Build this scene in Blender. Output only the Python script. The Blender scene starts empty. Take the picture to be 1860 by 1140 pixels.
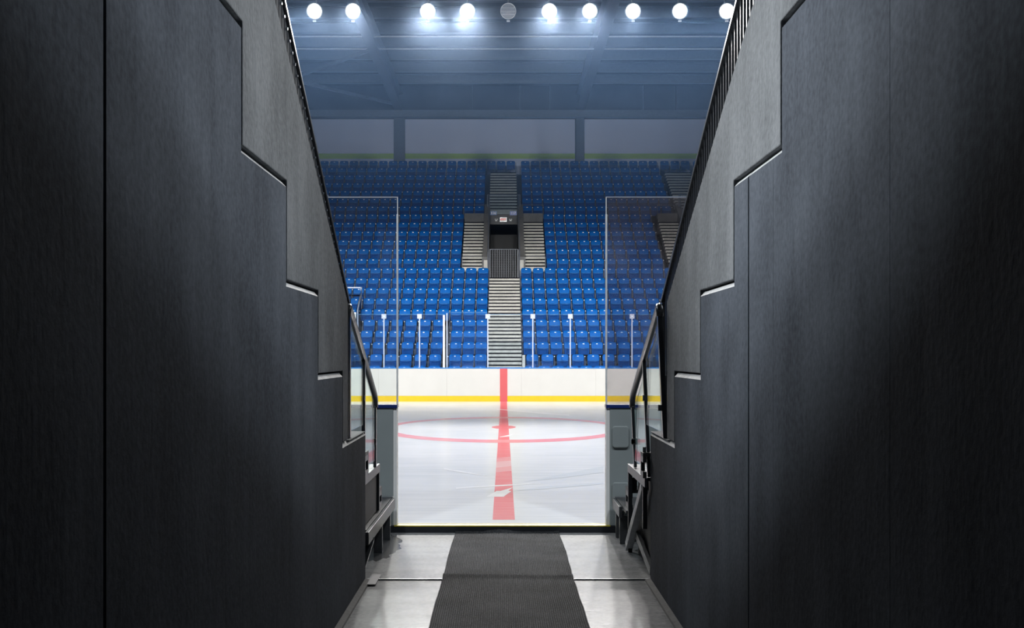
import bpy, math, random
from mathutils import Vector, Matrix
random.seed(7)
PI = math.pi
scn = bpy.context.scene
COL = scn.collection

# ------------------------------------------------------------------ camera
# metres; x right, y into the arena, z up, z = 0 on the ice
FPX = 2040.0
cam_d = bpy.data.cameras.new('camera')
cam = bpy.data.objects.new('camera', cam_d)
COL.objects.link(cam)
cam.location = (0, 0, 1.7)
cam.rotation_euler = (PI / 2, 0, 0)
cam_d.sensor_width = 36.0
cam_d.lens = FPX / 1860.0 * 36.0
cam_d.shift_x = 15.0 / 1860.0
cam_d.shift_y = 75.0 / 1860.0
cam_d.clip_start = 0.05
cam_d.clip_end = 300
scn.camera = cam

# ------------------------------------------------------------------ world, exposure
world = bpy.data.worlds.new('world')
scn.world = world
world.use_nodes = True
bg = world.node_tree.nodes['Background']
bg.inputs[0].default_value = (0.25, 0.42, 0.9, 1)
bg.inputs[1].default_value = 0.006
vs = scn.view_settings
vs.view_transform = 'Standard'
vs.look = 'None'
vs.gamma = 1.0
vs.use_curve_mapping = False
vs.exposure = 0.0

# ------------------------------------------------------------------ arena lamps
LAMP_Y, LAMP_Z = 35.0, 12.42
def spot(name, loc, target, power, size_deg, blend, radius=0.22, col=(1.0, 0.98, 0.96)):
    d = bpy.data.lights.new(name, 'SPOT')
    d.energy = power
    d.spot_size = math.radians(size_deg)
    d.spot_blend = blend
    d.shadow_soft_size = radius
    d.color = col
    o = bpy.data.objects.new(name, d)
    COL.objects.link(o)
    o.location = loc
    o.rotation_euler = (Vector(target) - Vector(loc)).to_track_quat('-Z', 'Y').to_euler()
    return o

# lamp rows over the rink that hang above the picture: they light the ice, the lower rows of seats and the tunnel mouth
for x in (-12.0, -7.2, -2.4, 2.4, 7.2, 12.0):
    spot('rink_light', (x, 17.0, 12.6), (x * 0.75, 45.0, 1.6), 17000, 35, 1.0)
    spot('rink_light', (x, 34.0, 12.6), (x, 35.0, 0.0), 800, 95, 0.8)
for x in (-9.0, -3.0, 3.0, 9.0):
    spot('rink_light', (x, 20.0, 12.6), (x * 0.9, 60.0, 10.8), 3200, 34, 1.0, 0.22, (0.86, 0.93, 1.0))  # added weak wash to lift the upper seats and far wall
# added unseen spots, placed so the parapets shade the lower tunnel walls
for x, y, p in ((-20.0, 13.0, 12000), (-17.0, 17.0, 17500), (-15.0, 20.5, 14500), (15.0, 20.0, 1600), (17.0, 17.0, 11500), (20.0, 13.0, 9000)):
    spot('added_wall_spot', (x, y, 12.6), (0, 3.4, 3.3), p * 1.3, 24, 1.0, 1.3, (0.90, 0.96, 1.0))
# lamps over the near stand, aimed out across the gateway
for x in (-4.5, 4.5):
    spot('stand_light', (x, 3.0, 12.6), (x * 0.4, 16.5, 0.0), 2600, 50, 0.5, 0.5, (0.90, 0.96, 1.0))

# ------------------------------------------------------------------ materials
def new_mat(name):
    m = bpy.data.materials.new(name)
    m.use_nodes = True
    nt = m.node_tree
    b = nt.nodes['Principled BSDF']
    return m, nt, b

def rgb(c):
    return (c[0], c[1], c[2], 1.0)

def srgb(r, g, b):
    f = lambda v: ((v / 255.0 + 0.055) / 1.055) ** 2.4 if v > 10 else v / 255.0 / 12.92
    return (f(r), f(g), f(b))

def plain(name, col, rough=0.5, metal=0.0, noise=0.12, scale=8.0, bump=0.0, spec=0.5):
    """principled surface with a little uneven wear in colour and gloss"""
    m, nt, b = new_mat(name)
    tc = nt.nodes.new('ShaderNodeTexCoord')
    n = nt.nodes.new('ShaderNodeTexNoise')
    n.inputs['Scale'].default_value = scale
    n.inputs['Detail'].default_value = 4
    nt.links.new(tc.outputs['Object'], n.inputs['Vector'])
    r = nt.nodes.new('ShaderNodeMapRange')
    r.inputs[3].default_value = 1.0 - noise * 2
    r.inputs[4].default_value = 1.0 + noise * 1.2
    nt.links.new(n.outputs['Fac'], r.inputs[0])
    mx = nt.nodes.new('ShaderNodeVectorMath')
    mx.operation = 'SCALE'
    mx.inputs[0].default_value = col
    nt.links.new(r.outputs[0], mx.inputs['Scale'])
    nt.links.new(mx.outputs[0], b.inputs['Base Color'])
    b.inputs['Roughness'].default_value = rough
    b.inputs['Metallic'].default_value = metal
    b.inputs['Specular IOR Level'].default_value = spec
    if bump:
        bp = nt.nodes.new('ShaderNodeBump')
        bp.inputs['Strength'].default_value = bump
        bp.inputs['Distance'].default_value = 0.02
        nt.links.new(n.outputs['Fac'], bp.inputs['Height'])
        nt.links.new(bp.outputs[0], b.inputs['Normal'])
    return m

def concrete(name, dark, light, rough=0.6, streak=(9, 9, 1.2), fine=60.0, bump=0.25, spec=0.4, lo=0.3, hi=0.75):
    """cast concrete: vertical streaks, blotches and small pits"""
    m, nt, b = new_mat(name)
    N, L = nt.nodes, nt.links
    geo = N.new('ShaderNodeNewGeometry')
    mp = N.new('ShaderNodeMapping')
    mp.inputs['Scale'].default_value = streak
    L.new(geo.outputs['Position'], mp.inputs['Vector'])
    n1 = N.new('ShaderNodeTexNoise'); n1.inputs['Scale'].default_value = 1.0; n1.inputs['Detail'].default_value = 7; n1.inputs['Roughness'].default_value = 0.65
    L.new(mp.outputs[0], n1.inputs['Vector'])
    n2 = N.new('ShaderNodeTexNoise'); n2.inputs['Scale'].default_value = 1.3; n2.inputs['Detail'].default_value = 5
    L.new(geo.outputs['Position'], n2.inputs['Vector'])
    n3 = N.new('ShaderNodeTexNoise'); n3.inputs['Scale'].default_value = fine; n3.inputs['Detail'].default_value = 3
    L.new(geo.outputs['Position'], n3.inputs['Vector'])
    a = N.new('ShaderNodeMath'); a.operation = 'ADD'
    L.new(n1.outputs['Fac'], a.inputs[0]); L.new(n2.outputs['Fac'], a.inputs[1])
    h0 = N.new('ShaderNodeMath'); h0.operation = 'MULTIPLY'; h0.inputs[1].default_value = 0.37
    L.new(a.outputs[0], h0.inputs[0])
    h = N.new('ShaderNodeMath'); h.operation = 'MULTIPLY_ADD'; h.inputs[1].default_value = 0.26
    L.new(n3.outputs['Fac'], h.inputs[0]); L.new(h0.outputs[0], h.inputs[2])
    cr = N.new('ShaderNodeValToRGB')
    cr.color_ramp.elements[0].position = lo; cr.color_ramp.elements[0].color = rgb(dark)
    cr.color_ramp.elements[1].position = hi; cr.color_ramp.elements[1].color = rgb(light)
    L.new(h.outputs[0], cr.inputs[0])
    L.new(cr.outputs[0], b.inputs['Base Color'])
    b.inputs['Roughness'].default_value = rough
    b.inputs['Specular IOR Level'].default_value = spec
    s = N.new('ShaderNodeMath'); s.operation = 'MULTIPLY_ADD'; s.inputs[1].default_value = 0.35
    L.new(n3.outputs['Fac'], s.inputs[0]); L.new(n1.outputs['Fac'], s.inputs[2])
    bp = N.new('ShaderNodeBump'); bp.inputs['Strength'].default_value = bump; bp.inputs['Distance'].default_value = 0.01
    L.new(s.outputs[0], bp.inputs['Height'])
    L.new(bp.outputs[0], b.inputs['Normal'])
    return m

def glass_mat(name, tint=(0.93, 0.97, 0.98), dirt=0.03, dirt_col=(0.6, 0.62, 0.65), gloss=1.0):
    """clear sheet: lets light straight through, mirrors at grazing angles, carries a patchy film for dust, rub marks and greyed reflections"""
    m = bpy.data.materials.new(name); m.use_nodes = True
    nt = m.node_tree; N, L = nt.nodes, nt.links
    N.remove(N['Principled BSDF'])
    out = N['Material Output']
    t = N.new('ShaderNodeBsdfTransparent'); t.inputs[0].default_value = rgb(tint)
    g = N.new('ShaderNodeBsdfGlossy'); g.inputs['Roughness'].default_value = 0.02; g.inputs[0].default_value = (1, 1, 1, 1)
    d = N.new('ShaderNodeBsdfDiffuse'); d.inputs[0].default_value = rgb(dirt_col)
    fr = N.new('ShaderNodeFresnel'); fr.inputs[0].default_value = 1.45
    geo = N.new('ShaderNodeNewGeometry')
    n = N.new('ShaderNodeTexNoise'); n.inputs['Scale'].default_value = 3.0; n.inputs['Detail'].default_value = 6
    L.new(geo.outputs['Position'], n.inputs['Vector'])
    mr = N.new('ShaderNodeMapRange'); mr.inputs[1].default_value = 0.35; mr.inputs[2].default_value = 0.75
    mr.inputs[3].default_value = dirt * 0.4; mr.inputs[4].default_value = dirt * 2.0
    L.new(n.outputs['Fac'], mr.inputs[0])
    m1 = N.new('ShaderNodeMixShader'); L.new(mr.outputs[0], m1.inputs[0]); L.new(t.outputs[0], m1.inputs[1]); L.new(d.outputs[0], m1.inputs[2])
    fm = N.new('ShaderNodeMath'); fm.operation = 'MULTIPLY'; fm.inputs[1].default_value = gloss
    L.new(fr.outputs[0], fm.inputs[0])
    m2 = N.new('ShaderNodeMixShader'); L.new(fm.outputs[0], m2.inputs[0]); L.new(m1.outputs[0], m2.inputs[1]); L.new(g.outputs[0], m2.inputs[2])
    L.new(m2.outputs[0], out.inputs[0])
    return m

def emit(name, col, strength):
    m = bpy.data.materials.new(name); m.use_nodes = True
    nt = m.node_tree; nt.nodes.remove(nt.nodes['Principled BSDF'])
    e = nt.nodes.new('ShaderNodeEmission'); e.inputs[0].default_value = rgb(col); e.inputs[1].default_value = strength
    nt.links.new(e.outputs[0], nt.nodes['Material Output'].inputs[0])
    return m

def ice_mat(name, base, alt, mark=0.35):
    """resurfaced ice: long fine skate lines across the sheet, cloudy patches, wet sheen"""
    m, nt, b = new_mat(name)
    N, L = nt.nodes, nt.links
    geo = N.new('ShaderNodeNewGeometry')
    mp = N.new('ShaderNodeMapping'); mp.inputs['Scale'].default_value = (0.7, 9.0, 1.0)
    mp.inputs['Rotation'].default_value = (0, 0, 0.06)
    L.new(geo.outputs['Position'], mp.inputs['Vector'])
    n1 = N.new('ShaderNodeTexNoise'); n1.inputs['Scale'].default_value = 1.0; n1.inputs['Detail'].default_value = 8; n1.inputs['Roughness'].default_value = 0.7
    L.new(mp.outputs[0], n1.inputs['Vector'])
    n2 = N.new('ShaderNodeTexNoise'); n2.inputs['Scale'].default_value = 0.35; n2.inputs['Detail'].default_value = 5
    L.new(geo.outputs['Position'], n2.inputs['Vector'])
    a = N.new('ShaderNodeMath'); a.operation = 'MULTIPLY_ADD'; a.inputs[1].default_value = 0.6
    L.new(n1.outputs['Fac'], a.inputs[0])
    sc = N.new('ShaderNodeMath'); sc.operation = 'MULTIPLY'; sc.inputs[1].default_value = 0.4
    L.new(n2.outputs['Fac'], sc.inputs[0]); L.new(sc.outputs[0], a.inputs[2])
    cr = N.new('ShaderNodeValToRGB')
    cr.color_ramp.elements[0].position = 0.5 - mark * 0.4; cr.color_ramp.elements[0].color = rgb(alt)
    cr.color_ramp.elements[1].position = 0.5 + mark * 0.3; cr.color_ramp.elements[1].color = rgb(base)
    L.new(a.outputs[0], cr.inputs[0])
    L.new(cr.outputs[0], b.inputs['Base Color'])
    b.inputs['Roughness'].default_value = 0.22
    b.inputs['IOR'].default_value = 1.31
    bp = N.new('ShaderNodeBump'); bp.inputs['Strength'].default_value = 0.04; bp.inputs['Distance'].default_value = 0.01
    L.new(n1.outputs['Fac'], bp.inputs['Height'])
    L.new(bp.outputs[0], b.inputs['Normal'])
    return m

M = {}
M['wall_low'] = concrete('dark_wall_concrete', (0.029, 0.035, 0.046), (0.092, 0.104, 0.126), 0.85, (3.2, 3.2, 0.55), 38, 0.45, 0.06, 0.36, 0.66)  # lower walls use a darker, bluer concrete than the parapet
M['wall_up'] = concrete('raw_wall_concrete', (0.066, 0.071, 0.077), (0.17, 0.177, 0.187), 0.8, (3.5, 3.5, 1.2), 32, 0.9, 0.12, 0.36, 0.64)
M['wall_edge'] = concrete('ledge_highlight_concrete', (0.14, 0.145, 0.15), (0.42, 0.43, 0.44), 0.6, (9, 9, 9), 40, 0.5, lo=0.35, hi=0.6)  # paler than the wall: light caught on the chamfers put into colour
M['dark_gap'] = plain('dark_gap', (0.01, 0.011, 0.013), 0.9)
M['floor'] = concrete('tunnel_floor_concrete', (0.19, 0.195, 0.20), (0.48, 0.485, 0.49), 0.255, (1.6, 5, 3), 34, 0.12, 0.36, 0.38, 0.60)
M['curb'] = concrete('curb_concrete', (0.08, 0.08, 0.08), (0.22, 0.22, 0.215), 0.8, (8, 8, 8), 40, 0.6, 0.2)
M['ledge'] = concrete('worn_ledge_concrete', (0.16, 0.165, 0.17), (0.42, 0.43, 0.44), 0.7, (8, 2, 8), 40, 0.4, 0.2)
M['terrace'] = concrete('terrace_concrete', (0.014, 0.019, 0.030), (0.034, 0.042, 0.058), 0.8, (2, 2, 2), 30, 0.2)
M['stair'] = concrete('stair_concrete', (0.33, 0.33, 0.31), (0.64, 0.64, 0.60), 0.7, (6, 6, 3), 30, 0.2, 0.3)
M['nosing'] = plain('nosing_shadow_black', (0.004, 0.005, 0.009), 0.8, spec=0.05)  # near-black strip puts the shadow line at each step edge into colour
M['portal'] = concrete('portal_concrete', (0.09, 0.092, 0.095), (0.2, 0.2, 0.2), 0.8, (3, 3, 2), 20, 0.2)
M['black'] = plain('near_black', (0.006, 0.007, 0.01), 0.6)
M['ice'] = ice_mat('ice', (0.88, 0.89, 0.895), (0.66, 0.69, 0.715), 0.42)
M['ice_red'] = ice_mat('red_ice_paint', (0.84, 0.075, 0.10), (0.88, 0.26, 0.28), 0.5)
M['ice_pink'] = ice_mat('pink_ice_paint', (0.86, 0.20, 0.22), (0.86, 0.48, 0.50), 0.5)
M['ice_scrape'] = ice_mat('scraped_pink_ice_paint', (0.86, 0.34, 0.36), (0.87, 0.66, 0.67), 0.6)
M['ice_white'] = ice_mat('scraped_ice', (0.98, 0.98, 0.99), (0.92, 0.93, 0.95), 0.3)
M['ice_grey'] = ice_mat('wet_ice_streak', (0.74, 0.775, 0.80), (0.66, 0.70, 0.735), 0.3)
M['board_white'] = plain('white_board_plastic', (0.475, 0.475, 0.462), 0.3, 0, 0.03, 2.0)
M['board_red'] = plain('red_board_stripe', (0.46, 0.075, 0.085), 0.35, 0, 0.05, 3.0)
M['kick'] = plain('yellow_kick_plastic', (0.56, 0.385, 0.0), 0.35, 0, 0.06, 6.0)
M['board_back'] = plain('grey_board_plastic', (0.30, 0.34, 0.35), 0.35, 0, 0.05, 4.0)
M['cap_blue'] = plain('navy_cap_plastic', (0.012, 0.03, 0.17), 0.3, 0, 0.05)
M['cap_far'] = plain('bright_blue_cap_plastic', (0.02, 0.17, 0.50), 0.3, 0, 0.05)
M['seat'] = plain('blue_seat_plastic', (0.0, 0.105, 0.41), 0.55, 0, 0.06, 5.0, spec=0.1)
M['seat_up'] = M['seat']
M['seat_pan'] = plain('shaded_seat_pan_blue', (0.001, 0.055, 0.245), 0.45, 0, 0.06, 5.0, spec=0.15)  # darker copy of the seat blue: shade on the pan put into colour
M['seat_lip'] = plain('lit_seat_edge_blue', (0.03, 0.20, 0.52), 0.4, 0, 0.1, 12)  # paler blue puts the light caught on the pan lip into colour
M['plate'] = plain('white_number_plate', (0.85, 0.85, 0.85), 0.4, 0, 0.02)
M['stand'] = plain('seat_stand_paint', (0.012, 0.03, 0.08), 0.5, 0.1)
M['stand_cap'] = plain('pale_stand_cap', (0.55, 0.6, 0.68), 0.3)
M['steel'] = plain('galvanised_steel', (0.42, 0.44, 0.46), 0.38, 0.8, 0.12, 12)
M['bright_steel'] = plain('bright_steel', (0.75, 0.77, 0.8), 0.25, 0.7, 0.06, 12)
M['alu'] = plain('pale_aluminium', (0.36, 0.42, 0.55), 0.35, 0.15, 0.05, 10)
M['white_paint'] = plain('white_paint', (0.85, 0.86, 0.86), 0.4, 0, 0.03)
M['rail'] = plain('dark_rail_paint', (0.045, 0.05, 0.058), 0.28, 0.5, 0.1, 10)
M['rail_tube'] = plain('grey_handrail_paint', (0.11, 0.115, 0.125), 0.28, 0.6, 0.1, 10)
M['step_steel'] = plain('worn_step_steel', (0.10, 0.107, 0.115), 0.4, 0.5, 0.2, 14, 0.1)
M['step_dark'] = plain('dark_step_steel', (0.03, 0.033, 0.04), 0.45, 0.5, 0.15, 10)
M['brace'] = plain('pale_grey_brace_paint', (0.36, 0.38, 0.40), 0.45, 0.1, 0.2, 12)
M['wet'] = plain('damp_concrete', (0.11, 0.114, 0.12), 0.2, 0, 0.25, 9)
M['flat_bar'] = plain('matt_black_bar_paint', (0.02, 0.023, 0.03), 0.7, 0, 0.1, 10, spec=0.15)
M['tread'] = plain('ribbed_tread', (0.08, 0.084, 0.09), 0.5, 0.4, 0.25, 20, 0.2)
M['glass'] = glass_mat('clear_glass', (0.95, 0.975, 0.98), 0.012)
M['glass_far'] = glass_mat('rink_glass', (0.94, 0.97, 0.99), 0.006, (0.55, 0.65, 0.8))
M['glass_greyed'] = glass_mat('reflection_grey_glass', (0.78, 0.77, 0.78), 0.07, (0.40, 0.38, 0.40))  # grey film and dimmer tint stand in for reflections on this sheet
M['glass_green'] = glass_mat('guard_glass', (0.90, 0.96, 0.95), 0.03, (0.7, 0.8, 0.8), 0.3)
M['glass_edge'] = plain('glass_edge', (0.85, 0.88, 0.90), 0.15, 0, 0.2, 8)
M['pane_edge'] = plain('bluish_pane_edge', (0.08, 0.22, 0.42), 0.2)
M['panel'] = plain('pale_wall_panel', (0.62, 0.66, 0.82), 0.6, 0, 0.04, 0.6)
M['green'] = plain('green_stripe_paint', (0.36, 0.55, 0.02), 0.5, 0, 0.05)
M['column'] = plain('grey_column_steel', (0.14, 0.16, 0.20), 0.6, 0, 0.08)
M['roof'] = plain('dark_roof_deck', (0.07, 0.08, 0.10), 0.8, 0, 0.15, 1.0)
M['roof_steel'] = plain('roof_steel', (0.16, 0.18, 0.215), 0.6, 0.1, 0.1)
M['roof_pipe'] = plain('pale_roof_pipe', (0.6, 0.62, 0.65), 0.4, 0.1, 0.1)
M['lens_on'] = emit('lit_lamp_lens', (1.0, 0.99, 0.97), 60.0)
M['lens_off'] = plain('unlit_lamp_lens', (0.32, 0.33, 0.36), 0.25, 0.3, 0.1, 8)
M['lamp_body'] = plain('lamp_body', (0.35, 0.36, 0.38), 0.35, 0.6)
M['lamp_ring'] = plain('pale_lamp_ring', (0.85, 0.86, 0.88), 0.3)
M['sign_blue'] = plain('blue_sign', (0.06, 0.17, 0.42), 0.4, 0, 0.03)
M['sign_violet'] = plain('violet_blue_sign', (0.16, 0.24, 0.62), 0.4, 0, 0.03)
M['sign_text'] = plain('white_lettering', (0.9, 0.9, 0.9), 0.5, 0, 0.02)
M['exit_face'] = emit('lit_exit_face', (0.85, 0.86, 0.82), 0.55)
M['exit_red'] = emit('lit_exit_letters', (0.9, 0.06, 0.08), 0.7)
M['yellow_sill'] = plain('yellow_sill_plastic', (0.62, 0.52, 0.03), 0.4, 0, 0.2, 20)
M['tape'] = plain('grey_tape', (0.2, 0.2, 0.22), 0.4, 0, 0.1, 20)

def rug_mat():
    m, nt, b = new_mat('grey_looped_matting')
    N, L = nt.nodes, nt.links
    geo = N.new('ShaderNodeNewGeometry')
    n = N.new('ShaderNodeTexNoise'); n.inputs['Scale'].default_value = 120; n.inputs['Detail'].default_value = 2
    L.new(geo.outputs['Position'], n.inputs['Vector'])
    n2 = N.new('ShaderNodeTexNoise'); n2.inputs['Scale'].default_value = 2.2; n2.inputs['Detail'].default_value = 4
    L.new(geo.outputs['Position'], n2.inputs['Vector'])
    a = N.new('ShaderNodeMath'); a.operation = 'MULTIPLY_ADD'; a.inputs[1].default_value = 0.35
    L.new(n2.outputs['Fac'], a.inputs[0]); L.new(n.outputs['Fac'], a.inputs[2])
    cr = N.new('ShaderNodeValToRGB')
    cr.color_ramp.elements[0].position = 0.52; cr.color_ramp.elements[0].color = (0.008, 0.009, 0.011, 1)
    cr.color_ramp.elements[1].position = 0.85; cr.color_ramp.elements[1].color = (0.11, 0.114, 0.123, 1)
    L.new(a.outputs[0], cr.inputs[0]); L.new(cr.outputs[0], b.inputs['Base Color'])
    b.inputs['Roughness'].default_value = 0.85
    b.inputs['Specular IOR Level'].default_value = 0.2
    bp = N.new('ShaderNodeBump'); bp.inputs['Strength'].default_value = 0.8; bp.inputs['Distance'].default_value = 0.006
    L.new(n.outputs['Fac'], bp.inputs['Height']); L.new(bp.outputs[0], b.inputs['Normal'])
    return m
M['rug'] = rug_mat()

# ------------------------------------------------------------------ mesh helpers
class MB:
    def __init__(s):
        s.v, s.f = [], []
    def add(s, vs, fs):
        k = len(s.v)
        s.v += [tuple(p) for p in vs]
        s.f += [tuple(i + k for i in f) for f in fs]
        return s
    def box(s, x0, x1, y0, y1, z0, z1):
        return s.add([(x0, y0, z0), (x1, y0, z0), (x1, y1, z0), (x0, y1, z0), (x0, y0, z1), (x1, y0, z1), (x1, y1, z1), (x0, y1, z1)],
                     [(0, 3, 2, 1), (4, 5, 6, 7), (0, 1, 5, 4), (1, 2, 6, 5), (2, 3, 7, 6), (3, 0, 4, 7)])
    def prism_x(s, poly, x0, x1):
        """polygon of (y, z) swept along x"""
        n = len(poly)
        return s.add([(x0, y, z) for y, z in poly] + [(x1, y, z) for y, z in poly],
                     [tuple(range(n))[::-1], tuple(range(n, 2 * n))] + [(i, (i + 1) % n, n + (i + 1) % n, n + i) for i in range(n)])
    def prism_z(s, poly, z0, z1):
        n = len(poly)
        return s.add([(x, y, z0) for x, y in poly] + [(x, y, z1) for x, y in poly],
                     [tuple(range(n))[::-1], tuple(range(n, 2 * n))] + [(i, (i + 1) % n, n + (i + 1) % n, n + i) for i in range(n)])
    def bar(s, a, b, w, h, up=(0, 0, 1)):
        """rectangular bar from a to b, w wide sideways, h along up"""
        a, b = Vector(a), Vector(b)
        d = (b - a).normalized()
        u = Vector(up)
        if abs(d.dot(u)) > 0.99:
            u = Vector((0, 1, 0))
        r = d.cross(u).normalized() * (w / 2)
        u2 = r.cross(d).normalized() * (h / 2)
        p = [a - r - u2, a + r - u2, a + r + u2, a - r + u2, b - r - u2, b + r - u2, b + r + u2, b - r + u2]
        return s.add(p, [(0, 1, 2, 3), (7, 6, 5, 4), (0, 4, 5, 1), (1, 5, 6, 2), (2, 6, 7, 3), (3, 7, 4, 0)])
    def tube(s, pts, r, n=10):
        pts = [Vector(p) for p in pts]
        rings = []
        for i, p in enumerate(pts):
            if i == 0: d = pts[1] - p
            elif i == len(pts) - 1: d = p - pts[i - 1]
            else: d = (pts[i + 1] - p).normalized() + (p - pts[i - 1]).normalized()
            d.normalize()
            u = Vector((1, 0, 0)) if abs(d.x) < 0.9 else Vector((0, 0, 1))
            e1 = d.cross(u).normalized(); e2 = d.cross(e1).normalized()
            rings.append([p + e1 * (r * math.cos(2 * PI * k / n)) + e2 * (r * math.sin(2 * PI * k / n)) for k in range(n)])
        vs = [q for ring in rings for q in ring]
        fs = []
        for i in range(len(pts) - 1):
            for k in range(n):
                fs.append((i * n + k, i * n + (k + 1) % n, (i + 1) * n + (k + 1) % n, (i + 1) * n + k))
        fs += [tuple(range(n)), tuple(range((len(pts) - 1) * n, len(pts) * n))[::-1]]
        return s.add(vs, fs)
    def lathe(s, prof, n=20):
        """profile of (r, z) turned about z"""
        vs, fs = [], []
        for r, z in prof:
            vs += [(r * math.cos(2 * PI * k / n), r * math.sin(2 * PI * k / n), z) for k in range(n)]
        for i in range(len(prof) - 1):
            for k in range(n):
                fs.append((i * n + k, i * n + (k + 1) % n, (i + 1) * n + (k + 1) % n, (i + 1) * n + k))
        return s.add(vs, fs)
    def mesh(s, name, mat, smooth=False):
        me = bpy.data.meshes.new(name)
        me.from_pydata(s.v, [], s.f)
        me.materials.append(M[mat] if isinstance(mat, str) else mat)
        import bmesh
        bm = bmesh.new(); bm.from_mesh(me)
        bmesh.ops.recalc_face_normals(bm, faces=bm.faces)
        bm.to_mesh(me); bm.free()
        if smooth:
            for p in me.polygons: p.use_smooth = True
        me.update()
        return me
    def build(s, name, mat, parent=None, smooth=False, bevel=0.0):
        o = bpy.data.objects.new(name, s.mesh(name, mat, smooth))
        COL.objects.link(o)
        if parent is not None: o.parent = parent
        if bevel:
            b = o.modifiers.new('bevel', 'BEVEL'); b.width = bevel; b.segments = 2; b.limit_method = 'ANGLE'
        return o

def put(name, me, loc=(0, 0, 0), parent=None, rot=None):
    o = bpy.data.objects.new(name, me)
    COL.objects.link(o)
    o.location = loc
    if rot: o.rotation_euler = rot
    if parent is not None: o.parent = parent
    return o

def tag(o, label=None, cat=None, group=None, kind=None):
    if label: o['label'] = label
    if cat: o['category'] = cat
    if group: o['group'] = group
    if kind: o['kind'] = kind
    return o

def empty(name, loc=(0, 0, 0)):
    o = bpy.data.objects.new(name, None)
    COL.objects.link(o)
    o.location = loc
    return o

def bx(*a):
    return MB().box(*a)

# ================================================================== the tunnel
FZ = -0.07                        # tunnel floor, a step below the ice
XL, XR = 1.087, 1.152             # wall faces
STEP_Y = [4.66, 5.62, 6.58, 7.58, 8.83]
STEP_Z = [3.08, 2.566, 2.07, 1.582, 1.10]

def level(y):
    for a, b in zip(STEP_Y, STEP_Z):
        if y < a: return b
    return 1.10

def tunnel_wall(name, s, xw, joints, rake, side):
    """lower proud panels with a stepped top, a raked parapet panel above them; s = -1 left, +1 right"""
    root = empty(name)
    tag(root, kind='structure')
    tag(root, label='dark concrete tunnel wall with stepped ledge line on the %s of the walkway' % side)
    # lower panels, cut at the vertical joints
    cuts = [(-3.0, 0)] + joints + [(8.83, 0)]
    for (y0, g0), (y1, g1) in zip(cuts[:-1], cuts[1:]):
        def outline(c1, c2, j):
            a, b = y0 + g0 + j, y1 - g1 - j
            last = (y1 == 8.83)
            pts = [(a, FZ), (b - (c2 if last else 0), FZ)]
            top = []
            ys = [y for y in STEP_Y[:-1] if a < y < b]
            cur = b - (c2 if last else 0)
            for y in reversed(ys):
                z = level(y + 0.01) - c1
                top += [(cur, z), (y - c2, z)]
                cur = y - c2
            z = level(a + 0.001) - c1
            if a < 3.7: # the ledge line climbs on out of sight
                if cur > 3.7:
                    top += [(cur, z), (3.7 - c2, z), (3.7 - c2, 3.6), (a, 3.6)]
                else:
                    top += [(cur, 3.6), (a, 3.6)]
            else:
                top += [(cur, z), (a, z)]
            return pts + top
        face = outline(0.026, 0.010, 0.0010)
        full = outline(0.0, 0.0, 0.0)
        n = len(full)
        X = [s * xw, s * (xw + 0.024), s * (xw + 0.20)]
        mb = MB()
        mb.add([(X[0], y, z) for y, z in face] + [(X[1], y, z) for y, z in full], [tuple(range(n))])
        mb2 = MB().prism_x(full, X[1], X[2])
        mb.add(mb2.v, mb2.f)
        mb.build('wall_panel', 'wall_low', root)
        # pale highlight chamfer along the top of each ledge, its own strip
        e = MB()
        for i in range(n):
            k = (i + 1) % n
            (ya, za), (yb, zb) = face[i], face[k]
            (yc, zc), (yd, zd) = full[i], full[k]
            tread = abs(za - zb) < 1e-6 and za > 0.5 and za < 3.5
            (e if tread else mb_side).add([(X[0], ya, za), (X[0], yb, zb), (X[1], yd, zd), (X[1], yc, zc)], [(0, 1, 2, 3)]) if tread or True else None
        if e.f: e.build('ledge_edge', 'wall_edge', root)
    return root

mb_side = MB()
def finish_side(root):
    global mb_side
    mb_side.build('panel_edge', 'wall_low', root)
    mb_side = MB()

def parapet(root, s, xw, yend, zend, slope, name='parapet_panel'):
    g = 0.012
    pts = []
    y = 3.72
    pts.append((y, 3.08 + g))
    for i, b in enumerate(STEP_Y[:-1]):
        pts.append((b + 0.030, STEP_Z[i] + g))
        pts.append((b + 0.030, STEP_Z[i + 1] + g))
    pts.append((yend, 1.10 + g))
    pts.append((yend, zend))
    pts.append((3.72, zend + slope * (yend - 3.72)))
    MB().prism_x(pts, s * (xw + 0.003), s * (xw + 0.17)).build(name, 'wall_up', root, bevel=0.006)
    MB().box(min(s * (xw + 0.175), s * (xw + 0.2)), max(s * (xw + 0.175), s * (xw + 0.2)), 3.6, yend - 0.02, FZ, 2.0).build('wall_backing', 'dark_gap', root)

wl = tunnel_wall('wall_left', -1, XL, [(3.06, 0.011)], None, 'left')
finish_side(wl)
parapet(wl, -1, XL, 7.86, 2.067, 0.529)
wr = tunnel_wall('wall_right', 1, XR, [(3.35, 0.0004), (4.80, 0.0004), (5.285, 0.010)], None, 'right')
finish_side(wr)
parapet(wr, 1, XR, 7.95, 2.08, 0.456)
for r, s, xw in ((wl, -1, XL), (wr, 1, XR)):
    bx(min(s * (xw + 0.06), s * (xw + 0.2)), max(s * (xw + 0.06), s * (xw + 0.2)), -3, 6.5, FZ, 2.5).build('joint_backing', 'dark_gap', r)

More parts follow.
